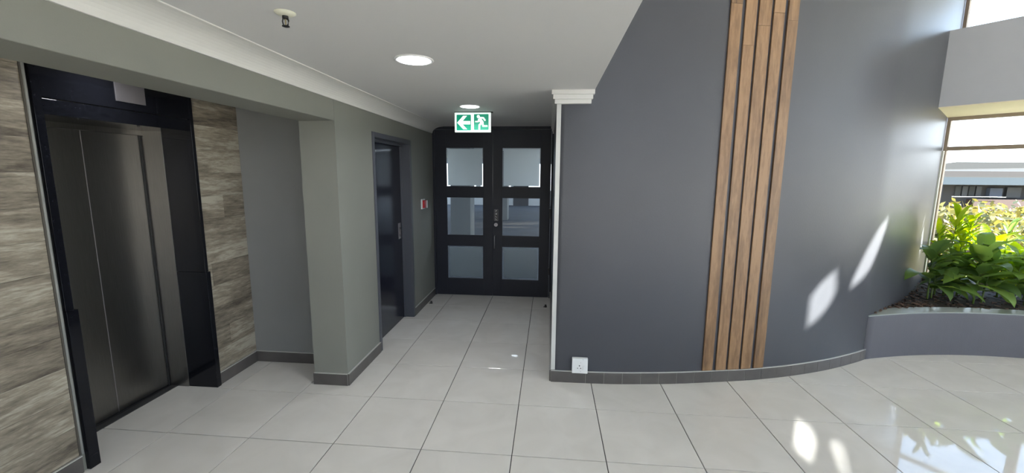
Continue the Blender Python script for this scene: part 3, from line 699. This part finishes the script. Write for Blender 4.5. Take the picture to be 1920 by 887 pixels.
window('window_1', 'lower atrium window behind the planter looking onto trees', 0.0, 2.1, 0.46, 2.556, [(0.90, 0.95), (2.132, 2.180)], [1.03])
window('window_2', 'upper atrium window above the grey bulkhead', 0.0, 2.1, 3.352, RZ, [(4.4, 4.45)], [1.03], 0.03)
window('window_3', 'tall side window of the atrium past the pier', 2.35, 10.4, 0.46, RZ, [(0.90, 0.95), (2.132, 2.180), (3.3, 3.35)], [3.6, 5.65, 7.3, 8.9])
MB().box(0.0, 0.020, -0.085, -0.036, 0.46, 2.13, CORN, win).build('sunlit_reveal', kind='structure', label='thin white strip painted as the sunlit reveal at the left window jamb', category='trim')  # pale strip gives the sunlit window reveal by colour
# unseen rear wall behind the camera, openings sized to let in sky light
b = MB(); b.box(-3.2, 12.6, -7.3, -7.2, 0, 0.5, BAND); b.box(-3.2, 12.6, -7.3, -7.2, 2.45, 3.2, BAND); b.box(-3.2, 0.36, -7.3, -7.2, 0.5, 2.45, BAND)
b.box(-3.2, 0.36, -7.3, -7.2, 3.2, RZ, BAND); b.box(0.36, 12.6, -7.3, -7.2, 4.0, RZ, BAND)
for k in range(0, 6): b.box(1.0+2.2*k, 1.35+2.2*k, -7.3, -7.2, 0.5, RZ, BAND)
b.build('wall_rear', kind='structure', label='unseen rear atrium wall behind the camera, openings sized to let in sky light', category='wall')

# ---------------------------------------------------------------- planter
def yp(x): return 1.4-0.142*(x-4.6)**2-(0.012*(x-4.6)**3 if x > 4.6 else 0)
PX = [3.332+(6.85-3.332)*i/40 for i in range(41)]
def off(x, d):
    e = 0.02; g = Vector((2*e, yp(x+e)-yp(x-e))).normalized(); return (x-g.y*d, yp(x)+g.x*d)
b = MB()
for i in range(40):
    o0, o1 = off(PX[i], 0), off(PX[i+1], 0); i0, i1 = off(PX[i], 0.165), off(PX[i+1], 0.165)
    P = [o0, o1, i1, i0]
    b.add([(x, y, z) for z in (0, 0.442) for x, y in P], [(0, 1, 5, 4), (2, 3, 7, 6)]+([(3, 0, 4, 7)] if i == 0 else [])+([(1, 2, 6, 5)] if i == 39 else []), PLANT_P)
pl = b.build('planter', label='low curved grey built-in planter under the window', category='planter')
for p in pl.data.polygons: p.use_smooth = True
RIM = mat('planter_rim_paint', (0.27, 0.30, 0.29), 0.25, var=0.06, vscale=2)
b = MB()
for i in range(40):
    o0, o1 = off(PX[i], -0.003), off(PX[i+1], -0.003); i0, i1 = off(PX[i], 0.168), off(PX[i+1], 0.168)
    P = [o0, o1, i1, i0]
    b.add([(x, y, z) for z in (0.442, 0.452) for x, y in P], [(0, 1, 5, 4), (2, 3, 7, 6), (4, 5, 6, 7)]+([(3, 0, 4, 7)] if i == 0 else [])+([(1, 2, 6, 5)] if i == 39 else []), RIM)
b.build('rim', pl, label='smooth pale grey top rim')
# soil surface between rim, curved wall and window
b = MB(); P = []
inner = [off(x, 0.15) for x in PX[2:]]
n_ = len(inner); rows = 8; rnd = random.Random(5)
wallpts = []
for k in range(n_):
    f = k/(n_-1)
    # outer boundary: along curved wall, then along the window
    L1 = 2.35; L2 = 2.35
    d = f*(L1+L2)
    if d < L1: x = 3.45+(5.27-3.45)*(d/L1); wallpts.append((x, yw(x)-0.001))
    else: q_ = win((d-L1), -0.10, 0); wallpts.append((q_[0], q_[1]))
for k in range(n_):
    for r in range(rows+1):
        t = r/rows; x = inner[k][0]*(1-t)+wallpts[k][0]*t; y = inner[k][1]*(1-t)+wallpts[k][1]*t
        P.append((x, y, 0.425+0.02*rnd.random()+0.02*math.sin(t*3.14)))
F = [(k*(rows+1)+r, (k+1)*(rows+1)+r, (k+1)*(rows+1)+r+1, k*(rows+1)+r+1) for k in range(n_-1) for r in range(rows)]
b.add(P, F, SOIL); b.build('soil', pl)
ch = MB()
for k in range(700):
    i = rnd.randrange(n_-1); t = rnd.random(); x = inner[i][0]*(1-t)+wallpts[i][0]*t; y = inner[i][1]*(1-t)+wallpts[i][1]*t
    a = rnd.uniform(0, 3.14); L = rnd.uniform(0.015, 0.05); w = L*rnd.uniform(0.25, 0.6); h = rnd.uniform(0.004, 0.01); z = 0.452+rnd.uniform(-0.004, 0.012)
    ca, sa = math.cos(a), math.sin(a); tl_ = rnd.uniform(-0.3, 0.3)
    fr = lambda u, v, q, x=x, y=y, z=z, ca=ca, sa=sa, tl_=tl_: (x+u*ca-v*sa, y+u*sa+v*ca, z+q+u*tl_)
    ch.box(-L/2, L/2, -w/2, w/2, 0, h, BARK if rnd.random() < 0.6 else SOIL, fr)
ch.build('bark_mulch', pl, kind='stuff')

# ---------------------------------------------------------------- plants
def leaf_mesh(name, L, W, droop, fold, m_, seg=8, wave=0.0, lance=1.0):
    """leaf growing along +X from the origin, bending downwards"""
    P = []; F = []; x = z = 0.0; ang = 0.0
    for i in range(seg+1):
        t = i/seg; w = W*(math.sin(math.pi*min(1, t**lance*0.97+0.03))**0.8)*(1 if i < seg else 0.05)
        if t < 0.12: w = W*0.10+(w-W*0.1)*(t/0.12)
        f = fold*w; wv = wave*math.sin(i*2.1)
        P += [(x, -w, z+f+wv), (x, -w*0.5, z+f*0.35), (x, 0, z), (x, w*0.5, z+f*0.35), (x, w, z+f-wv)]
        ang = droop*t*t; x += L/seg*math.cos(ang); z -= L/seg*math.sin(ang)
    for i in range(seg):
        for k in range(4): F.append((i*5+k, (i+1)*5+k, (i+1)*5+k+1, i*5+k+1))
    me = MB().add(P, F, m_).mesh(name)
    for p in me.polygons: p.use_smooth = True
    return me
BROAD = [leaf_mesh('leaf', 0.30, 0.062, 1.1+0.3*k, 0.25, LEAFA, wave=0.006, lance=0.85) for k in range(3)]
BROAD2 = [leaf_mesh('leaf', 0.30, 0.056, 0.8+0.4*k, 0.2, LEAFB, wave=0.004, lance=0.9) for k in range(2)]
NARROW = [leaf_mesh('leaf', 0.22, 0.026, 0.6+0.4*k, 0.3, LEAFB) for k in range(3)]
NARROWD = [leaf_mesh('leaf', 0.22, 0.022, 0.5+0.4*k, 0.3, LEAFA) for k in range(2)]
def plant(x, y, label, stems, rnd):
    root = empty('leafy_plant', (x, y, 0.445), label=label, category='plant', group='green plants in the planter')
    for (dx, dy, lx, ly, h, kind, nleaf, size) in stems:
        pts = [(x+dx+lx*t*t, y+dy+ly*t*t, 0.43+1.08*h*t) for t in [i/6 for i in range(7)]]
        MB().tube(pts, [0.010-0.006*i/6 for i in range(7)], STEM, 6).build('stem', root, smooth=True)
        for k in range(nleaf):
            f = (k+0.5)/nleaf
            if kind == 'broad': t = 0.25+0.75*f; base = BROAD[:] ; sc = size*(0.85+0.5*rnd.random())*(1.2-0.3*f); el = math.radians(5+55*f+rnd.uniform(-12, 12))
            elif kind == 'bright': t = 0.3+0.7*f; base = BROAD2; sc = size*(0.7+0.5*rnd.random()); el = math.radians(5+60*f+rnd.uniform(-12, 12))
            elif kind == 'spiky': t = 0.45+0.55*f; base = NARROW; sc = size*(0.8+0.5*rnd.random()); el = math.radians(-5+80*f+rnd.uniform(-10, 10))
            else: t = 0.4+0.6*f; base = NARROWD; sc = size*(0.8+0.5*rnd.random()); el = math.radians(0+70*f+rnd.uniform(-10, 10))
            t = min(1, t); p = (x+dx+lx*t*t, y+dy+ly*t*t, 0.43+1.08*h*t)
            az = k*2.39996+rnd.uniform(-0.3, 0.3)
            o = D.objects.new('leaf', rnd.choice(base)); COL.objects.link(o); o.parent = root
            # keep leaves out of the curved wall
            tip = (p[0]+0.25*sc*math.cos(az), p[1]+0.25*sc*math.sin(az))
            if tip[0] < 5.3 and tip[1] > yw(max(tip[0], 0.3))-0.03: az += math.pi*0.8; 
            o.location = Vector(p)-root.location; o.rotation_euler = (rnd.uniform(-0.3, 0.3), -el, az); o.scale = (sc, sc, sc)
rp_ = random.Random(21)
PL = [
 (4.42, 1.86, 'broad leaved green plant at the left end of the planter, against the curved wall', [(0, 0, -.02, .0, .50, 'broad', 15, 1.0), (.08, .05, .06, .02, .40, 'broad', 11, 0.95)]),
 (4.72, 2.02, 'tall plant with bright yellow-green rosettes, highest in the planter', [(0, 0, .04, .02, .86, 'spiky', 26, 0.95), (.08, .06, .06, .04, .78, 'spiky', 22, 0.85), (-.05, .05, -.04, .03, .68, 'spiky', 20, 0.85), (.16, .02, .05, .02, .80, 'spiky', 22, 0.85), (.02, -.05, .03, -.02, .62, 'spiky', 20, 0.9), (.20, .12, .04, .02, .66, 'spiky', 20, 0.85), (0, -.08, 0, -.05, .42, 'broad', 12, 1.0)]),
 (4.78, 1.74, 'large leaved mid green plant in front of the tall yellow-green one', [(0, 0, .02, -.02, .56, 'broad', 17, 1.15), (.12, .04, .05, 0, .46, 'broad', 13, 1.05)]),
 (5.05, 2.02, 'bright green plant with upright leaves in the middle of the planter', [(0, 0, .02, 0, .52, 'bright', 15, 1.1), (.1, .1, .05, .05, .60, 'bright', 12, 0.9)]),
 (5.28, 2.02, 'plant with one dark spiky star-shaped rosette on top', [(0, 0, 0, 0, .76, 'star', 24, 0.85), (.06, -.06, .04, -.02, .42, 'bright', 12, 1.0)]),
 (5.16, 1.74, 'dense dark green plant near the planter rim, mid right', [(0, 0, 0, -.02, .50, 'broad', 16, 1.05), (.12, .0, .04, 0, .34, 'broad', 12, 1.0)]),
 (5.52, 1.98, 'bright green broad leaved plant toward the right side of the frame', [(0, 0, .02, 0, .52, 'bright', 16, 1.1), (-.1, .12, -.02, .02, .44, 'bright', 12, 0.9)]),
 (5.46, 1.66, 'dark green drooping plant at the rim by the right picture edge', [(0, 0, 0, 0, .52, 'broad', 16, 1.05), (.14, .06, .03, 0, .42, 'broad', 12, 1.0)]),
 (5.85, 1.85, 'plant furthest right in the planter, cut by the picture edge', [(0, 0, 0, 0, .50, 'broad', 14, 1.1), (.1, -.1, 0, 0, .60, 'bright', 14, 1.0)]),
]
for x, y, lab, st in PL: plant(x, y, lab, st, rp_)

# ---------------------------------------------------------------- outside: ground, trees, building
b = MB(); b.box(-60, 120, 21.2, 140, -4.2, -4.0, GROUND); b.box(9.6, 120, -60, 21.2, -4.2, -4.0, GROUND)
b.build('ground', kind='structure', label='dry ground outside far below the windows', category='ground')
def tree(x, y, top, rad, n, ma, label, seed):
    r = random.Random(seed); zc = top-rad*0.75
    root = empty('tree', (x, y, -4.0), label=label, category='tree', group='trees outside the window')
    tb = MB(); tb.tube([(x, y, -4.0), (x+.1, y, -2.5), (x, y+.1, zc)], [0.20, 0.16, 0.08], TRUNK)
    for k in range(7):
        a = k*0.9; L = rad*0.7; tb.tube([(x, y, -2.6+0.2*k), (x+L*.5*math.cos(a), y+L*.5*math.sin(a), zc-0.4+0.1*k), (x+L*math.cos(a), y+L*math.sin(a), zc+0.3*rad)], [0.08, 0.05, 0.02], TRUNK, 5)
    tb.build('trunk', root)
    cl = [(r.gauss(0, 0.42), r.gauss(0, 0.42), r.uniform(-0.8, 0.7)) for _ in range(46)]
    V = []; F = []
    for k in range(n):
        c = r.choice(cl); u, v, w = (r.gauss(0, 0.16) for _ in range(3))
        px, py, pz = x+(c[0]+u)*rad, y+(c[1]+v)*rad, zc+(c[2]*0.75+w)*rad*0.75
        s = r.uniform(0.07, 0.15); d1_ = Vector((r.gauss(0, 1), r.gauss(0, 1), r.gauss(0, 1))).normalized(); d2_ = d1_.cross(Vector((r.gauss(0, 1), r.gauss(0, 1), r.gauss(0, 1)))).normalized()
        P0 = Vector((px, py, pz)); i = len(V)
        V += [tuple(P0-d1_*s), tuple(P0+d2_*s*0.5), tuple(P0+d1_*s), tuple(P0-d2_*s*0.5)]; F.append((i, i+1, i+2, i+3))
    me = D.meshes.new('foliage'); me.from_pydata(V, [], F); me.materials.append(ma)
    o = D.objects.new('foliage', me); COL.objects.link(o); o.parent = root; o.location = -root.location; o['kind'] = 'stuff'
tree(10.6, 9.3, 1.25, 2.4, 15000, TREEA, 'golden leafed tree nearest the left edge of the window', 1)
tree(13.6, 9.6, 0.95, 2.6, 15000, TREEA, 'yellow tree crown in the middle of the window view', 2)
tree(13.2, 12.4, 1.15, 2.4, 12000, TREEA, 'golden tree just below the building fascia, left', 3)
tree(16.0, 11.0, 0.75, 2.5, 12000, TREEB, 'greener tree toward the right picture edge', 4)
tree(17.5, 15.5, 0.9, 2.6, 11000, TREEA, 'pale gold tree below the building windows', 5)
tree(21.0, 17.0, 0.7, 2.8, 11000, TREEB, 'olive tree in front of the brick base of the building', 6)
tree(10.9, 6.4, -0.7, 2.2, 12000, TREEA, 'low yellow tree close below the window sill', 7)
tree(14.6, 6.2, -0.2, 2.3, 12000, TREEA, 'low yellow tree to the right close below the sill', 8)
tree(17.5, 20.5, 1.35, 2.4, 9000, TREEA, 'pale gold tree beside the left end of the building', 9)

bd = empty('office_building', (42, 36, -4), label='long low building with pale roof and blue-grey fascia beyond the trees', category='building')
def bp(name, fn, **k): mb = MB(); fn(mb); return mb.build(name, bd, **k)
bp('wall', lambda b: b.box(31.2, 70, 33.2, 42, -4, 1.25, BWALL))
bp('fascia', lambda b: b.box(29.9, 70, 32.0, 32.5, 1.24, 1.80, BFASC))
bp('canopy', lambda b: b.box(29.9, 70, 32.0, 33.4, 1.80, 1.86, BROOF))
bp('parapet', lambda b: b.box(31.0, 70, 33.6, 33.9, 1.86, 2.28, BWALL).box(29.95, 30.6, 33.6, 34.2, 1.86, 2.15, BWALL))
bp('roof', lambda b: b.add([(31.8, 33.9, 2.26), (75, 33.9, 2.26), (75, 46, 3.4), (43, 46, 3.4), (36.5, 46, 2.5)], [(0, 1, 2, 3, 4)], BROOF).box(32.5, 75, 34, 46, 1.6, 2.2, BWALL))
for k in range(4): bp('window', lambda b: b.box(32.0+0.5*k, 32.38+0.5*k, 33.1, 33.2, 0.30, 1.1, BDARK if k % 2 else BROOF))
bp('panel', lambda b: b.box(34.3, 35.2, 32.9, 33.2, 0.25, 0.98, BLUEW))
bp('panel', lambda b: b.box(35.6, 36.6, 33.0, 33.2, 0.25, 1.05, BDARK))
bp('brick_base', lambda b: b.box(33.0, 70, 32.6, 33.2, -4, 0.12, BRICK))
bp('handrail', lambda b: b.tube([(31.2, 32.4, 0.32), (35, 32.4, 0.32)], 0.018, WPL, 6))
